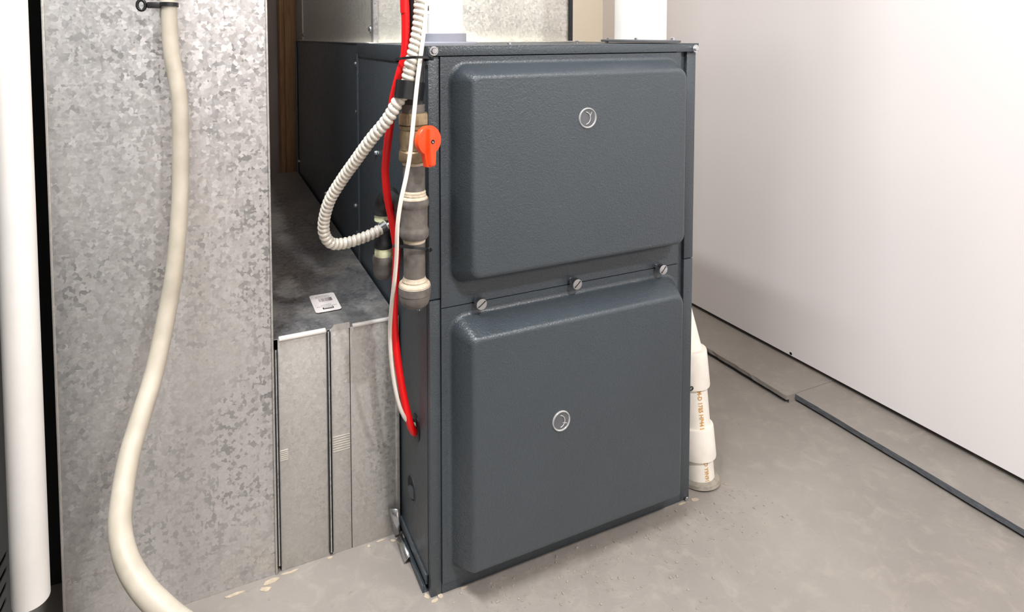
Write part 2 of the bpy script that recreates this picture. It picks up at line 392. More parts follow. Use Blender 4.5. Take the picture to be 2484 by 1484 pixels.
def thumb(x, z):
    Mx = aim((x,-.004,z), (0,-1,0))
    o = lth('thumb_screw', [(.0055,0),(.0055,.004),(.0086,.005),(.0092,.007),(.0092,.0155),(.0086,.017),(.0015,.0174)], M['steel'], F, Mx, 24)
    bm = bmesh.new(); box(bm, (-.0075,-.0008,.0169), (.0075,.0008,.0176)); bmesh.ops.transform(bm, matrix=Mx @ Matrix.Rotation(random.uniform(.3,1.2),4,'Z'), verts=bm.verts[:])
    obj('slot', bm, M['ink'], o); o['label'] = 'zinc slotted thumb screw'
for x,z in ((.0802,.4615),(.2556,.4640),(.4363,.4605)): thumb(x, z)
SCREW = {}
def screw(p, d, parent, r=.0052, mat='steel'):
    if r not in SCREW:
        bm = bmesh.new(); lathe(bm, [(r*1.35,0),(r*1.35,.0010)], seg=18); lathe(bm, [(r,.001),(r,.0040),(r*.8,.0048)], seg=6); lathe(bm, [(r*.35,.0048),(r*.3,.0050)], seg=8)
        bmesh.ops.recalc_face_normals(bm, faces=bm.faces[:]); me = bpy.data.meshes.new('screw'); bm.to_mesh(me); bm.free(); me.materials.append(M[mat]); SCREW[r] = me
    o = bpy.data.objects.new('screw', SCREW[r]); C.objects.link(o); o.matrix_world = aim(p, d); o.parent = parent; return o
screw((.0085,-.006,.8530), (0,-1,0), F); screw((.5165,-.006,.8510), (0,-1,0), F); screw((W+.0015,.006,.851), (1,0,0), F)
screw((.515,.0,.003), (0,-1,0), F, .0045)
for y,z in ((.437,.816),(.431,.7135),(.456,.504),(.436,.4505)): screw((.0015,y,z), (-1,0,0), F, .0042)
screw((.0,.282,.6513), (-1,0,0), F, .0042); screw((0,.0396,.4466), (-1,0,0), F, .0042)
for y,z in ((1.236,.4555),(.7865,.4518)): screw((.0015,y,z), (-1,0,0), F, .0060)
for x,y in ((.165,.05),(.40,.10),(.36,.14),(.12,.19)): screw((x,y,.8605), (0,0,1), F, .0036)
# grommet and knock-out on the side
gm = bmesh.new(); Mx = aim((0,.060,.2385), (-1,0,0)) @ Matrix.Diagonal((1,1.15,1,1))
lathe(gm, [(.0190,-.001),(.0190,.0015),(.0165,.0035),(.0125,.0035),(.0115,.001)], Mx, 28, False); o = obj('grommet', gm, M['black'], F, True)
lth('hole', [(.012,0),(.0118,.0006)], M['void'], F, Mx, 24)
Mx = aim((0,.0860,.1180), (-1,0,0))
k = lth('knockout', [(.0205,-.0005),(.0205,.0006),(.0195,.0010),(.0188,.0003)], ch, F, Mx, 30, False)
lth('hole', [(.0186,0),(.0184,.0006)], M['void'], k, Mx, 30)
bm = bmesh.new(); lathe(bm, [(.0105,0),(.0105,.0012)], Mx @ Matrix.Translation((.005,-.003,.0012)) @ Matrix.Rotation(.25,4,'Y'), 24); obj('knockout_tab', bm, ch, k, True)
# ---------------------------------------------------------------- sheet metal above the furnace
P = thing('plenum', 'galvanised sheet metal plenum on top of the furnace', 'duct', (.02,.36,.8605))
zt = 1.45
def pl(name, a, b, mat=M['galv_plenum'], bev=.0006): return bx(name, tuple(a[i]-(.02,.36,.8605)[i] for i in range(3)), tuple(b[i]-(.02,.36,.8605)[i] for i in range(3)), mat, P, bev)
pl('front_sheet', (.0215,.36,.8605), (.4915,.3615,zt)); pl('side_sheet', (.02,.3615,.8605), (.0215,1.23,zt)); pl('side_sheet', (.4915,.36,.8605), (.493,1.23,zt)); pl('back_sheet', (.0215,1.229,.8605), (.4915,1.2305,zt))
pl('corner_cleat', (.0165,.3545,.8605), (.0260,.3598,zt), M['galv']); pl('corner_cleat', (.0165,.3598,.8605), (.0198,.372,zt), M['galv'])
pl('corner_cleat', (.4855,.3560,.8605), (.4955,.3598,zt), M['black_iron']); pl('corner_cleat', (.0165,1.222,.8605), (.0198,1.236,zt), M['edge_glint'])
pl('base_flange', (.0,.33,.8605), (.51,.3595,.8625)); pl('base_flange', (.004,.3595,.8605), (.0198,1.24,.8630))
q = screw((.0198,.385,.8895), (-1,0,0), None, .0058); q.parent = P; q.matrix_parent_inverse = Matrix.Translation((-.02,-.36,-.8605))
for y,z in ((1.252-.03,.879),):
    q = screw((.0198,y,z), (-1,0,0), None, .0058); q.parent = P; q.matrix_parent_inverse = Matrix.Translation((-.02,-.36,-.8605))
# vent pipes through the cap
t = thing('vent_collar', 'grey plastic flange collar around the white pipe behind the red cable', 'collar', (.078,.12,.8605))
lth('flange', [(.056,0),(.056,.0035),(.054,.005),(.036,.005)], M['grey_pvc'], t, seg=48)
lth('sleeve', [(.0365,.005),(.0365,.0185),(.035,.0195),(.0318,.0195)], M['grey_pvc'], t, seg=48, caps=False)
t = thing('vent_pipe', 'white plastic vent pipe rising from the grey collar', 'pipe', (.078,.12,.8655))
lth('pipe', [(.0306,0),(.0306,.75),(.027,.75)], M['pvc'], t, seg=48)
t = thing('intake_plate', 'thin dark round plate under the right white pipe', 'plate', (.45,.065,.8605))
bm = bmesh.new(); lathe(bm, [(.071,0),(.072,.0012),(.072,.0036),(.070,.0042),(.046,.0046)], Matrix.Rotation(.018,4,'Y') @ Matrix.Translation((0,0,.0019)), 48); obj('plate_disc', bm, M['gasket'], t, True)
for a in (2.6,3.9,-.9,.6):
    q = screw((.058*math.cos(a),.058*math.sin(a),.0056), (0,0,1), None, .0036); q.parent = t
t = thing('intake_pipe', 'thick white plastic pipe on the right of the furnace top', 'pipe', (.45,.065,.8668))
lth('pipe', [(.0468,0),(.0468,.75),(.042,.75)], M['pvc'], t, seg=56)
# ---------------------------------------------------------------- return ducts at the left
T = thing('trunk_duct', 'tall galvanised return duct with crystal pattern behind the hanging hose', 'duct', (-.36,.14,0))
def tr(name, a, b, mat=M['galv'], bev=.0006): return bx(name, (a[0]+.36,a[1]-.14,a[2]), (b[0]+.36,b[1]-.14,b[2]), mat, T, bev)
tr('front_sheet', (-.509,.14,0), (-.2135,.1412,2.29)); tr('side_sheet', (-.509,.1413,0), (-.5078,1.0,2.29)); tr('side_sheet', (-.2147,.1413,0), (-.2135,1.0,2.29)); tr('back_sheet', (-.5075,.9985,0), (-.2150,1.0,2.29))
tr('edge_fold', (-.5105,.1385,0), (-.5070,.1398,2.29), M['galv_fine']); tr('edge_fold', (-.2160,.1380,0), (-.2128,.1398,2.29), M['galv_fine'])
B = thing('boot_duct', 'low dusty galvanised duct joining the tall duct to the furnace side', 'duct', (-.11,.14,0))
def bo(name, a, b, mat=M['galv_fine'], bev=.0006): return bx(name, (a[0]+.11,a[1]-.14,a[2]), (b[0]+.11,b[1]-.14,b[2]), mat, B, bev)
x_l, x_r, zf, zb = -.2120, -.0045, .389, .421
bo('front_sheet', (-.2062,.1415,0), (-.1270,.1428,.3885)); bo('front_sheet', (-.1225,.1415,0), (-.0895,.1428,.3890)); bo('front_sheet', (-.0885,.1412,0), (-.0035,.1428,.3870))
bo('back_sheet', (x_l,1.24,0), (x_r,1.2415,zb-.002))
bm = bmesh.new()   # sloping top sheet
vs = [bm.verts.new((x+.11,y-.14,z)) for x,y,z in ((x_l,.1435,zf),(x_r,.1435,zf-.001),(x_r,1.242,zb),(x_l,1.242,zb),(x_l,.1435,zf-.0012),(x_r,.1435,zf-.0022),(x_r,1.242,zb-.0012),(x_l,1.242,zb-.0012))]
for f in ((0,1,2,3),(7,6,5,4),(0,4,5,1),(1,5,6,2),(2,6,7,3),(3,7,4,0)): bm.faces.new([vs[i] for i in f])
obj('top_sheet', bm, M['galv_dusty'], B)
# drive cleats: channels with a bright fold at the top
def cleat(x, w, z0, z1, y):
    bm = bmesh.new(); b = lambda a,c: box(bm, (a[0]+.11,a[1]-.14,a[2]), (c[0]+.11,c[1]-.14,c[2]), .0004)
    b((x-w,y+.0,z0),(x-w+.0012,.1445,z1)); b((x+w-.0012,y,z0),(x+w,.1445,z1)); o = obj('drive_cleat', bm, M['black_iron'], B, True)
    bm = bmesh.new(); tube(bm, [Vector((x+.11,y-.14+.0016,z)) for z in (z0,z1)], w*.42, 10); obj('cleat_fold', bm, M['galv'], o, True)
    bm = bmesh.new(); b((x-w+.001,.1438,z0),(x+w-.001,.1446,z1)); obj('cleat_gap', bm, M['void'], o)
cleat(-.2094, .0030, .012, .372, .1388); cleat(-.1247, .0034, .006, .386, .1386)
bo('seam_gap', (-.0897,.1420,.0), (-.0883,.1436,.388), M['void'], 0)
bo('glint_hem', (-.2045,.1375,.3870), (-.1290,.1450,.3925), M['edge_glint'], .0012)  # hem whitened so the reflected line of light is in its colour
bo('glint_hem', (-.0840,.1385,.3862), (-.0180,.1450,.3908), M['edge_glint'], .0010)
bm = bmesh.new(); vs = [bm.verts.new((x+.11,y-.14,z)) for x,y,z in ((-.1225,.1412,.386),(-.0885,.1412,.386),(-.0890,.1414,.3955),(-.1150,.1414,.3955),(-.1225,.1424,.386),(-.0885,.1424,.386),(-.0890,.1426,.3955),(-.1150,.1426,.3955))]
for f in ((0,1,2,3),(7,6,5,4),(0,4,5,1),(1,5,6,2),(2,6,7,3),(3,7,4,0)): bm.faces.new([vs[i] for i in f])
obj('bent_tab', bm, M['galv_fine'], B)
# side collar where the boot meets the furnace
bo('corner_strip', (-.0105,.1398,.02), (-.0030,.1411,.392), M['galv_fine'])
def ridges(x0, x1, z0, z1, n):
    for i in range(n):
        z = z0+(z1-z0)*i/(n-1)
        bo('ridge', (x0,.1407,z-.0007), (x1,.1416,z+.0007), M['scratch'], .0003)
ridges(-.2070,-.1925,.187,.203,6); ridges(-.1205,-.0905,.178,.203,7)
# sticker
t = thing('barcode_sticker', 'white rounded barcode sticker lying upside down on the dusty duct', 'sticker', (-.1105,.2395,.3935))
slope = (zb-zf)/1.1
Ms = Matrix.Rotation(math.atan(slope),4,'X') @ Matrix.Rotation(math.pi,4,'Z')
bm = bmesh.new(); lp = [bm.verts.new((x,y,0)) for x,y in rrect(-.0228,.0228,-.0360,.0360,(.005,)*4,5)]; f = bm.faces.new(lp)
e = bmesh.ops.extrude_face_region(bm, geom=[f]); bmesh.ops.translate(bm, verts=[v for v in e['geom'] if isinstance(v,bmesh.types.BMVert)], vec=(0,0,.0004)); bmesh.ops.transform(bm, matrix=Ms, verts=bm.verts[:])
obj('paper', bm, M['paper'], t)
def flat(name, rects, mat, z=.0006):
    bm = bmesh.new()
    for x0,x1,y0,y1 in rects: bm.faces.new([bm.verts.new((x,y,z)) for x,y in ((x0,y0),(x1,y0),(x1,y1),(x0,y1))])
    bmesh.ops.transform(bm, matrix=Ms, verts=bm.verts[:]); return obj(name, bm, mat, t)
flat('black_bar', [(-.0105,.0085,.0200,.0275)], M['ink'])
text_mesh('966666', .0066, lambda x,y: Ms @ Vector((-.0092+x*.80, .0213+y, .0009)), M['paper'], 'printed_number', t)
rs = []; x = -.0135
for i in range(15):
    wd = random.choice((.0005,.0009,.0014)); rs.append((x,x+wd,-.0170,-.0035)); x += wd+random.choice((.0005,.0009))
flat('barcode', rs+[(-.0145,-.0095,-.0170,-.004)], M['greyink'])
rs = []
for y,xa,xb in ((.0150,-.018,.017),(.0100,-.009,.009),(-.0215,-.012,.012),(-.0265,-.010,.012)):
    x = xa
    while x < xb: wd = random.uniform(.001,.003); rs.append((x,x+wd,y,y+.0016)); x += wd+.0008
flat('print_lines', rs, M['greyink'])['kind'] = 'stuff'
# bright metal flange scraps at the foot of the boot duct
t = thing('metal_strap', 'shiny bent metal scrap at the foot of the duct beside the furnace', 'strap', (-.012,.13,0))
def strip(name, rows, mat, parent, off):
    bm = bmesh.new(); R = [[bm.verts.new(Vector(p)-Vector(off)) for p in r] for r in rows]
    for a,b in zip(R,R[1:]):
        for i in range(len(a)-1): bm.faces.new((a[i],a[i+1],b[i+1],b[i]))
    o = obj(name, bm, mat, parent, True, 50); m = o.modifiers.new('thick','SOLIDIFY'); m.thickness = .0012; return o
strip('upper_leg', [((-.0245,.139,.052),(-.0135,.133,.052),(-.008,.130,.052)),((-.020,.136,.028),(-.011,.131,.030),(-.0075,.128,.031)),((-.0155,.134,.004),(-.0100,.129,.008),(-.0075,.127,.010))], M['steel'], t, (-.012,.13,0))
strip('floor_leg', [((-.0165,.123,.004),(-.0105,.122,.011),(-.0065,.122,.013)),((-.0175,.100,.004),(-.0115,.099,.011),(-.0065,.099,.013)),((-.0185,.074,.003),(-.0120,.073,.010),(-.0070,.073,.012))], M['steel'], t, (-.012,.13,0))
# ---------------------------------------------------------------- gas piping
gx, gy = -.0312, -.0265
G = thing('gas_pipe', 'black iron gas pipe with tee and capped drip leg at the furnace corner', 'pipe', (gx,gy,.482))
def gl(name, prof, mat, parent=G, seg=32): return lth(name, [(r,z-.482) for r,z in prof], mat, parent, seg=seg)
o = gl('riser_pipe', [(.0160,.7700),(.0160,1.6)], M['black_iron']); 
o = gl('thread', [(.0150,.762),(.0164,.766),(.0160,.768),(.0166,.7705),(.0160,.7730),(.0164,.7755),(.0160,.778)], M['iron'])
gl('nipple', [(.0160,.640),(.0160,.698)], M['iron']); gl('thread', [(.0163,.690),(.0168,.692),(.0163,.694),(.0168,.696),(.0163,.700)], M['dope'])
gl('thread', [(.0205,.6395),(.0195,.643),(.0172,.6445),(.0178,.6465),(.0170,.6485),(.0174,.6505),(.0162,.653)], M['dope'])
tee = gl('tee', [(.0175,.5835),(.0190,.583),(.0212,.586),(.0216,.592),(.0214,.5955),(.0200,.5985),(.0196,.602),(.0197,.626),(.0202,.629),(.0214,.631),(.0217,.636),(.0212,.641),(.0165,.6415)], M['iron'])
gl('nipple', [(.0158,.505),(.0158,.588)], M['iron']); gl('thread', [(.0168,.5845),(.0163,.581),(.0166,.5795),(.0160,.577)], M['dope'])
capo = gl('cap', [(.004,.4805),(.014,.4815),(.0195,.4855),(.0222,.492),(.0228,.4985),(.0228,.5005),(.0236,.5015),(.0238,.510),(.0232,.514),(.0170,.5155)], M['iron'])
gl('thread', [(.0236,.5125),(.0222,.5165),(.0178,.5185),(.0182,.5205),(.0166,.523),(.0160,.526)], M['dope'])
# branch from the tee towards the back, elbow and small drip leg
by, bz, bxx = .148, .603, -.0275
def seg_cyl(name, a, b, r, mat, parent=G, s=24):
    bm = bmesh.new(); off = Vector((gx,gy,.482)); tube(bm, [Vector(a)-off, Vector(b)-off], r, s); return obj(name, bm, mat, parent, True)
o = seg_cyl('branch_boss', (gx,gy+.012,.612), (-.0300,.020,.611), .0160, M['black_iron']); seg_cyl('branch_pipe', (-.030,.018,.611), (bxx,.125,bz+.006), .0118, M['black_iron'])
off = Vector((gx,gy,.482)); bm = bmesh.new(); ctr = []
for k in range(9):
    a = math.pi/2*k/8; ctr.append(Vector((bxx, .110+.036*math.sin(a), bz-.030+.036*math.cos(a)))-off)
tube(bm, ctr, lambda t,i: .0176 if i in (0,1,7,8) else .0155, 24); obj('elbow', bm, M['black_iron'], G, True)
def rl(name, prof, mat, parent=G): return lth(name, [(r,z-.482) for r,z in prof], mat, parent, Matrix.Translation((bxx-gx,.146-gy,0)), 28)
rl('thread_tape', [(.0148,.560),(.0152,.5615),(.0148,.563),(.0152,.5645),(.0148,.566),(.0152,.5675),(.0148,.570),(.0148,.574)], M['ytape'])
rl('union', [(.0150,.513),(.0170,.516),(.0172,.524),(.0160,.526),(.0160,.545),(.0174,.547),(.0174,.556),(.0150,.5605)], M['black_iron'])
rl('thread_tape', [(.0148,.497),(.0152,.4985),(.0148,.500),(.0152,.5015),(.0148,.503),(.0152,.5055),(.0148,.507),(.0148,.514)], M['ytape'])
rl('cap', [(.003,.458),(.011,.460),(.0160,.465),(.0178,.474),(.0178,.486),(.0188,.488),(.0188,.496),(.0178,.499),(.0140,.4995)], M['iron'])
# ball valve
V = thing('ball_valve', 'brass gas ball valve with orange lever on the iron pipe', 'valve', (gx,gy,.695))
def vl(name, prof, mat, seg=28): return lth(name, [(r,z-.695) for r,z in prof], mat, V, seg=seg)
vl('top_nut', [(.0190,.747),(.0222,.7495),(.0222,.7625),(.0200,.7655),(.0168,.766)], M['brass'], 8)
vl('valve_body', [(.0185,.7110),(.0200,.713),(.0190,.716),(.0200,.722),(.0205,.730),(.0196,.738),(.0188,.741),(.0205,.7425),(.0205,.747),(.0180,.748)], M['brass'])
vl('bottom_nut', [(.0170,.6935),(.0196,.695),(.0226,.699),(.0226,.7095),(.0200,.7125)], M['brass'], 8)
hd = Vector((.30,-1,.04)).normalized(); hc = Vector((.0086,-.040,.0355)); Mh = aim(hc, hd)
bm = bmesh.new(); tube(bm, [hc-hd*.032, hc-hd*.006], .0085, 20); obj('stem', bm, M['brass'], V, True)
bm = bmesh.new(); lathe(bm, [(.0180,-.007),(.0205,-.006),(.0210,.0),(.0198,.0022),(.013,.0030)], Mh, 36); lever = obj('lever', bm, M['orange'], V, True)
lever['label'] = 'orange plastic lever pointing down'
def bar(rows, name, mat, parent):
    """rows: (y along, half width, z0, z1) in handle space, lofted"""
    bm = bmesh.new(); R = []
    for y,hw,z0,z1 in rows: R.append([bm.verts.new(Mh @ Vector((sx*hw*k, y, z))) for sx,k,z in ((-1,1,z0),(1,1,z0),(1,.86,z1),(-1,.86,z1))])
    for a,b in zip(R,R[1:]):
        for i in range(4): bm.faces.new((a[i],a[(i+1)%4],b[(i+1)%4],b[i]))
    bm.faces.new(R[0]); bm.faces.new(R[-1]); bmesh.ops.recalc_face_normals(bm, faces=bm.faces[:])
    bmesh.ops.bevel(bm, geom=bm.edges[:], offset=.0008, segments=2, affect='EDGES'); return obj(name, bm, mat, parent, True)
bar([(.0165,.0046,.001,.0075),(.004,.0058,.001,.0088),(-.014,.0066,.001,.0092),(-.034,.0052,.002,.0088)], 'grip', M['orange'], lever)
bar([(-.011,.0112,-.006,.002),(-.022,.0100,-.006,.003),(-.0365,.0074,-.005,.0042)], 'lever_skirt', M['orange'], lever)
bm = bmesh.new(); lathe(bm, [(.0030,0),(.0030,.0006)], Mh @ Matrix.Translation((0,-.001,.0088)), 14); hh = obj('screw_hole', bm, M['void'], lever)
bm = bmesh.new(); lathe(bm, [(.0015,0),(.0012,.0010)], Mh @ Matrix.Translation((-.0006,-.0014,.0093)), 10); obj('lever_screw', bm, M['steel'], hh)
for i in range(7):   # embossed marks around the left rim
    a = math.radians(130+i*17); bm = bmesh.new(); box(bm, (-.0006,-.0017,0),(.0006,.0017,.0006)); bmesh.ops.transform(bm, matrix=Mh @ Matrix.Translation((.0150*math.cos(a),.0150*math.sin(a),.0024)) @ Matrix.Rotation(a+1.57+(.5 if i%2 else -.4),4,'Z'), verts=bm.verts[:]); obj('embossed_mark', bm, M['orange'], lever)
# ---------------------------------------------------------------- cables
RED=[(-0.0497, -0.044, 0.9481), (-0.0487, -0.044, 0.9254), (-0.0474, -0.043, 0.8911), (-0.0479, -0.04, 0.8508), (-0.0541, -0.034, 0.8217), (-0.0591, -0.02, 0.7856), (-0.0589, 0.0, 0.7414), (-0.0562, 0.025, 0.7003), (-0.054, 0.04, 0.6657), (-0.0495, 0.045, 0.6257), (-0.0419, 0.045, 0.586), (-0.0363, 0.045, 0.5462), (-0.0357, 0.05, 0.505), (-0.0365, 0.055, 0.4635), (-0.0354, 0.06, 0.4145), (-0.0317, 0.06, 0.3666), (-0.0251, 0.056, 0.3129), (-0.0164, 0.052, 0.2654), (-0.0065, 0.055, 0.2357), (0.0087, 0.06, 0.2308)]
WHITE=[(-0.0222, -0.065, 0.9473), (-0.0235, -0.065, 0.9247), (-0.0273, -0.065, 0.8908), (-0.0333, -0.064, 0.8455), (-0.0376, -0.062, 0.8114), (-0.0434, -0.062, 0.7603), (-0.0485, -0.062, 0.7148), (-0.0541, -0.06, 0.6805), (-0.0609, -0.056, 0.6456), (-0.064, -0.05, 0.6095), (-0.0609, -0.035, 0.5631), (-0.0596, -0.02, 0.5215), (-0.0582, 0.0, 0.4765), (-0.055, 0.02, 0.4294), (-0.051, 0.03, 0.3852), (-0.0443, 0.038, 0.3403), (-0.0366, 0.042, 0.3031), (-0.028, 0.046, 0.2772), (-0.0158, 0.054, 0.2559), (0.0052, 0.062, 0.2375)]
CONDUIT=[(-0.0291, -0.056, 0.9478), (-0.0299, -0.056, 0.9251), (-0.0325, -0.056, 0.8909), (-0.0387, -0.054, 0.8567), (-0.0448, -0.05, 0.8281), (-0.0494, -0.047, 0.8021), (-0.0603, -0.041, 0.7818), (-0.0722, -0.03, 0.7568), (-0.0891, -0.008, 0.7277), (-0.1049, 0.022, 0.6924), (-0.1186, 0.05, 0.6602), (-0.1326, 0.075, 0.6242), (-0.138, 0.095, 0.5872), (-0.1351, 0.105, 0.5609), (-0.1228, 0.112, 0.5437), (-0.1014, 0.118, 0.5389), (-0.0765, 0.122, 0.5411), (-0.0511, 0.125, 0.5466), (-0.0269, 0.1295, 0.5555)]
def extend(p, dz=.5): a,b = Vector(p[0]), Vector(p[1]); d = (a-b).normalized(); return [tuple(a+Vector((d.x*.2,d.y*.2,1))*dz)]+p
tag(cable('red_cable', extend(RED), .0060, M['red']), 'thick red cable hanging down into the furnace side', 'cable')
tag(cable('white_wire', extend(WHITE), .0031, M['wwire'], seg=10), 'thin white wire hanging in front of the iron pipe', 'wire')
t = thing('flexible_conduit', 'white ribbed flexible conduit looping left of the furnace', 'conduit', CONDUIT[-1])
cpts,L = resample(catmull([tuple(Vector(p)-Vector(CONDUIT[-1])) for p in extend(CONDUIT)], 14), .00085)
pitch = .0083
bm = bmesh.new(); n = len(cpts); seg = 18
tg = [(cpts[min(i+1,n-1)]-cpts[max(i-1,0)]).normalized() for i in range(n)]; u = Vector((1,0,0)); rings = []
for i in range(n):
    u = (u-tg[i]*u.dot(tg[i])).normalized(); v = tg[i].cross(u); s = i*L/(n-1); ring = []
    for k in range(seg):
        a = 2*math.pi*k/seg; ph = (s/pitch+k/seg)%1.0
        r = .0063+.0033*math.sqrt(max(0,math.sin(math.pi*ph)))
        ring.append(bm.verts.new(cpts[i]+(u*math.cos(a)+v*math.sin(a))*r))
    rings.append(ring)
for a,b in zip(rings, rings[1:]):
    for k in range(seg): bm.faces.new((a[k],a[(k+1)%seg],b[(k+1)%seg],b[k]))
obj('ribbed_sheath', bm, M['conduit'], t, True, 60)
bm = bmesh.new(); d0 = (cpts[-1]-cpts[-12]).normalized(); tube(bm, [cpts[-1]-d0*.012, cpts[-1]-d0*.002, cpts[-1]-d0*.0019, cpts[-1]+d0*.006], lambda t,i: (.0098,.0098,.0082,.0082)[i], 18)
q = obj('end_connector', bm, M['steel'], t, True); q['label'] = 'zinc conduit connector'
def wrap(name, center, axis, rx, ry, w, th, mat, label, cat, head=None, group=None, up=(0,0,1), n=40):
    t = thing(name, label, cat, center, group); Mx = aim((0,0,0), axis, up)
    bm = bmesh.new(); R = []
    for k in range(n):
        a = 2*math.pi*k/n; R.append([bm.verts.new(Mx @ Vector(((rx+e)*math.cos(a),(ry+e)*math.sin(a),z))) for e,z in ((0,-w/2),(th,-w/2),(th,w/2),(0,w/2))])
    for k in range(n):
        a,b = R[k],R[(k+1)%n]
        for i in range(4): bm.faces.new((a[i],a[(i+1)%4],b[(i+1)%4],b[i]))
    obj('band', bm, mat, t, True, 40)
    if head is not None:
        p = Mx @ Vector(((rx+th)*math.cos(head),(ry+th)*math.sin(head),0)); tan = Mx.to_3x3() @ Vector((-math.sin(head),math.cos(head),0)); nrm = Mx.to_3x3() @ Vector((math.cos(head),math.sin(head),0))
        bm = bmesh.new(); box(bm, (-.0042,-.0028,-.001),(.0042,.0028,.0038),.0006); Mh2 = aim(p, nrm, axis); bmesh.ops.transform(bm, matrix=Mh2, verts=bm.verts[:]); obj('tie_head', bm, mat, t, True)
        bm = bmesh.new(); tube(bm, [p+tan*.002, p+tan*.011+nrm*.002], .0013, 8); obj('tie_tail', bm, mat, t, True)
    return t
# tape wrap holding conduit to the pipe, and the two black ties
wrap('black_tape', (-.0390,-.0358,.7985), (.16,.05,1), .0185,.0300,.0255,.0006, M['tape'], 'wide black tape wrapped around the conduit and iron pipe', 'tape', up=(.68,.73,0))
wrap('cable_tie', (-.0370,-.0410,.8425), (.02,.12,1), .0225,.0340,.0036,.0011, M['black'], 'black cable tie bundling the red cable, conduit and white wire', 'cable tie', head=2.6, up=(0,-1,0))
wrap('cable_tie', (-.0345,-.0180,.5655), (.26,.30,1), .0240,.0330,.0040,.0012, M['black'], 'black cable tie around the lower iron pipe and red cable', 'cable tie', head=-.75, up=(0,1,0))
# ---------------------------------------------------------------- hose on the tall duct
HOSE=[(-0.3527, 0.1156, 0.9457), (-0.3515, 0.1141, 0.928), (-0.3493, 0.1093, 0.8573), (-0.3419, 0.1032, 0.8042), (-0.3394, 0.1003, 0.7689), (-0.3406, 0.0966, 0.6923), (-0.3429, 0.089, 0.6348), (-0.3504, 0.0771, 0.5565), (-0.3622, 0.0677, 0.4915), (-0.3778, 0.0382, 0.4276), (-0.3917, 0.0095, 0.3907), (-0.4044, -0.0195, 0.3577), (-0.4105, -0.0512, 0.3286), (-0.4116, -0.0738, 0.3051), (-0.4027, -0.1006, 0.2837), (-0.3836, -0.1314, 0.2688), (-0.3584, -0.1593, 0.2556), (-0.3304, -0.1883, 0.2435)]
HOSE = HOSE+[(-.300,-.205,.19),(-.285,-.21,.10),(-.275,-.21,.03),(-.25,-.215,.0155),(-.15,-.24,.0152)]
q,_ = resample(catmull(extend(HOSE,.6), 10), .008); bm = bmesh.new()
tube(bm, q, lambda t,i: .0110+.0020*min(1,max(0,(.72-q[i].z)/.45)), 24); tag(obj('vinyl_hose', bm, M['hose'], None, True, 60), 'milky plastic hose hanging down the tall galvanised duct', 'hose')
t = wrap('hose_clamp', (-.3514,.1138,.9210), (.0,.05,1), 0.0122,.0122,.0056,.0014, M['black'], 'black screw-eye tie holding the milky hose to the duct', 'cable tie', up=(0,1,0))
bm = bmesh.new(); box(bm, (-.0270,-.008,-.0052),(-.0105,.0005,.0034),.0006); obj('tie_head', bm, M['black'], t, True)
bm = bmesh.new(); tube(bm, [Vector((-.0085*math.cos(a)*.62-.0345, -.002, .0072*math.sin(a)-.001)) for a in [2*math.pi*k/20 for k in range(21)]], .0022, 10, False); obj('eye_ring', bm, M['black'], t, True)
# ---------------------------------------------------------------- left pipe and grey cabinet
def place(name, r0, r1, h0, h1, loc, label, mat): 
    t = thing(name, label, 'pipe', loc); return t
t = thing('discharge_pipe', 'white plastic pipe standing at the far left beside the grey cabinet', 'pipe', (-.5290,.055,.150))
lth('pipe', [(.0175,.002),(.0190,.0),(.0208,.0),(.0212,.0012),(.0212,1.25),(.018,1.25)], M['pvc'], t, aim((0,0,0), (-.0098,.0462,.772), (0,1,0)), seg=48, caps=False)
K = thing('grey_cabinet', 'grey metal cabinet with slanted vent slots behind the left white pipe', 'cabinet', (-.80,-.10,0))
def kc(name, a, b, mat=M['cabinet'], bev=.001): return bx(name, (a[0]+.80,a[1]+.10,a[2]), (b[0]+.80,b[1]+.10,b[2]), mat, K, bev)
kc('body', (-1.08,-.40,.0), (-.576,.198,1.5), M['void'], 0)
bm = bmesh.new(); holes = []
for i in range(7):
    y1, z1 = .118-i*.0035, .1737-i*.0188; y0, z0 = y1-.13, z1+.0300; dy, dz = y1-y0, z1-z0; Ln = math.hypot(dy,dz); ux,uz = dy/Ln,dz/Ln; vx,vz = -uz,ux; r = .0034
    lp = []
    for k in range(9):
        a = math.radians(-90+180*k/8); lp.append((y1+(ux*math.cos(a)*2.6+vx*math.sin(a))*r, z1+(uz*math.cos(a)*2.6+vz*math.sin(a))*r))
    for k in range(9):
        a = math.radians(90+180*k/8); lp.append((y0+(ux*math.cos(a)*2.6+vx*math.sin(a))*r, z0+(uz*math.cos(a)*2.6+vz*math.sin(a))*r))
    holes.append(lp)
Mk = Matrix(((0,0,1,-.5715+.80),(1,0,0,.10),(0,1,0,0),(0,0,0,1)))
plate(bm, [(-.40,.0),(.20,.0),(.20,1.5),(-.40,1.5)], holes, .0015, Mk); obj('slotted_side', bm, M['cabinet'], K)
kc('front_panel', (-1.08,-.404,.0), (-.5700,-.4005,1.5)); kc('top_panel', (-1.08,-.40,1.5005), (-.5700,.20,1.504))
Z = thing('gap_black_box', 'added black box that darkens the gap behind the left white pipe', 'cabinet', (-.75,.49,0))  # black box added to stand for the unlit space in the gap
bx('body', (-.27,-.24,.06), (.225,.24,2.1), M['void'], Z, .003); bx('plinth', (-.26,-.23,0), (.22,.23,.0595), M['void'], Z, .002); bx('top_cap', (-.275,-.245,2.1005), (.23,.245,2.115), M['void'], Z, .002)
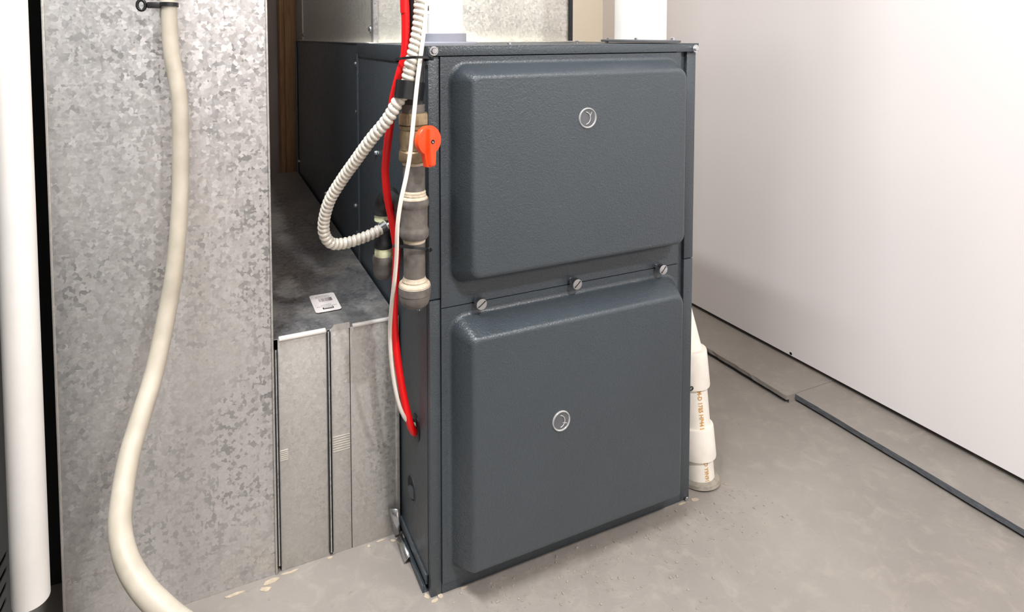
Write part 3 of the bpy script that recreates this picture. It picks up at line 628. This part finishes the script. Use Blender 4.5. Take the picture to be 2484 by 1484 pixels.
# ---------------------------------------------------------------- floor drain at the right
Dp = thing('drain_pipe', 'white plastic drain pipe stack leaning beside the furnace on the right', 'pipe', (.579,.032,0))
ax = (Vector((.5735,.0565,.23))-Vector((.579,.032,0))).normalized(); Md = aim((0,0,0), ax, (1,0,0))
def dl(name, prof, mat=M['pvc_old'], parent=Dp, Mx=Md): return lth(name, prof, mat, parent, Mx, 40)
low = dl('lower_pipe', [(.0300,0),(.0300,.060)]); dl('coupling', [(.0330,.050),(.0362,.0505),(.0365,.053),(.0358,.108),(.0350,.110),(.0300,.1105)])
mid = dl('middle_pipe', [(.0298,.105),(.0298,.195)])
dl('wye', [(.0300,.1855),(.0352,.1860),(.0356,.189),(.0350,.245),(.0346,.254),(.0338,.256),(.0280,.2565)])
dl('collar', [(.0345,0),(.040,.001),(.0385,.007),(.0330,.010),(.0300,.0105)], M['caulk'])
p0 = ax*.245; d2 = Vector((.045,.42,.9)).normalized(); Mu = aim(p0, d2, (1,0,0)); dl('upper_pipe', [(.0275,0),(.0265,.12),(.0255,.20)], Mx=Mu)
d3 = Vector((-.62,.2,.74)).normalized(); Mw = aim(ax*.205, d3, (0,1,0)); dl('branch', [(.0290,.0),(.0290,.036)], Mx=Mw)
bm = bmesh.new(); pc = ax*.197+Vector((-.0275,-.030,0)); tube(bm, [pc+Vector((math.cos(a)*.005-.001,-.001,math.sin(a)*.0035)) for a in [2*math.pi*k/12 for k in range(13)]], .0012, 8, False); obj('wire_clip', bm, M['black'], Dp, True)
def ptext(s, size, h0, r, az, parent):
    def fn(x,y): a = az+(y-size*.35)/r; return Md @ Vector((r*math.cos(a), r*math.sin(a), h0-x*.82))
    return text_mesh(s, size, fn, M['print'], 'printed_text', parent)
# azimuth (in pipe space) that faces the camera, turned a little to the right
cd = Md.inverted() @ (camo.matrix_world.translation-Vector((.579,.032,.12))); az0 = math.atan2(cd.y, cd.x)
ptext('M-D 1785 HP44 M', .0125, .184, .0301, az0+.50, mid); ptext('D Y9N913', .0115, .0475, .0303, az0+.56, low)
# ---------------------------------------------------------------- floor litter
def flake(bm, x, y, sx, sy, rot, h=.0012, n=9):
    vs = []
    for k in range(n):
        a = 2*math.pi*k/n; r = random.uniform(.65,1.15); px,py = sx*r*math.cos(a), sy*r*math.sin(a)
        vs.append(bm.verts.new((x+px*math.cos(rot)-py*math.sin(rot), y+px*math.sin(rot)+py*math.cos(rot), h)))
    lo = [bm.verts.new((v.co.x*1.0,v.co.y,0)) for v in vs]
    bm.faces.new(vs)
    for k in range(n): bm.faces.new((lo[k],lo[(k+1)%n],vs[(k+1)%n],vs[k]))
bm = bmesh.new()
for x,y,sx,sy,r in ((-.224,.128,.020,.007,.1),(-.195,.134,.022,.0035,.0),(-.235,.117,.014,.006,-.3),(-.128,.136,.008,.0028,0),(-.062,.133,.004,.0045,0),(-.040,.136,.012,.0025,0),(-.021,.128,.007,.005,-.6),(.004,-.008,.010,.005,.2),(-.004,.004,.005,.008,.3),(.016,-.004,.005,.007,.8),(.53,-.008,.012,.006,0),(.50,-.006,.012,.0025,0),(.055,-.005,.007,.0022,0),(-.28,.127,.025,.005,0)): flake(bm,x,y,sx*.8,sy*.7,r)
o = obj('paint_flakes', bm, M['beige_flake']); tag(o, 'small tan chips of bare concrete along duct and furnace foot', 'chips', kind='stuff')
bm = bmesh.new()
for i in range(420):
    x = random.uniform(.02,.66); y = -abs(random.gauss(0,.075))-.012
    if x > .53: y = random.uniform(-.12,.02)
    s = random.uniform(.0006,.0019); h = s*random.uniform(.5,1)
    Mx = Matrix.Translation((x,y,h*.4)) @ Matrix.Rotation(random.random()*6,4,'Z') @ Matrix.Diagonal((s*random.uniform(.8,2.2),s,h,1))
    bmesh.ops.create_icosphere(bm, subdivisions=1, radius=1, matrix=Mx)
o = obj('floor_grit', bm, M['caulk'], None, True); tag(o, 'tiny grit scattered on the floor before the furnace', 'grit', kind='stuff')
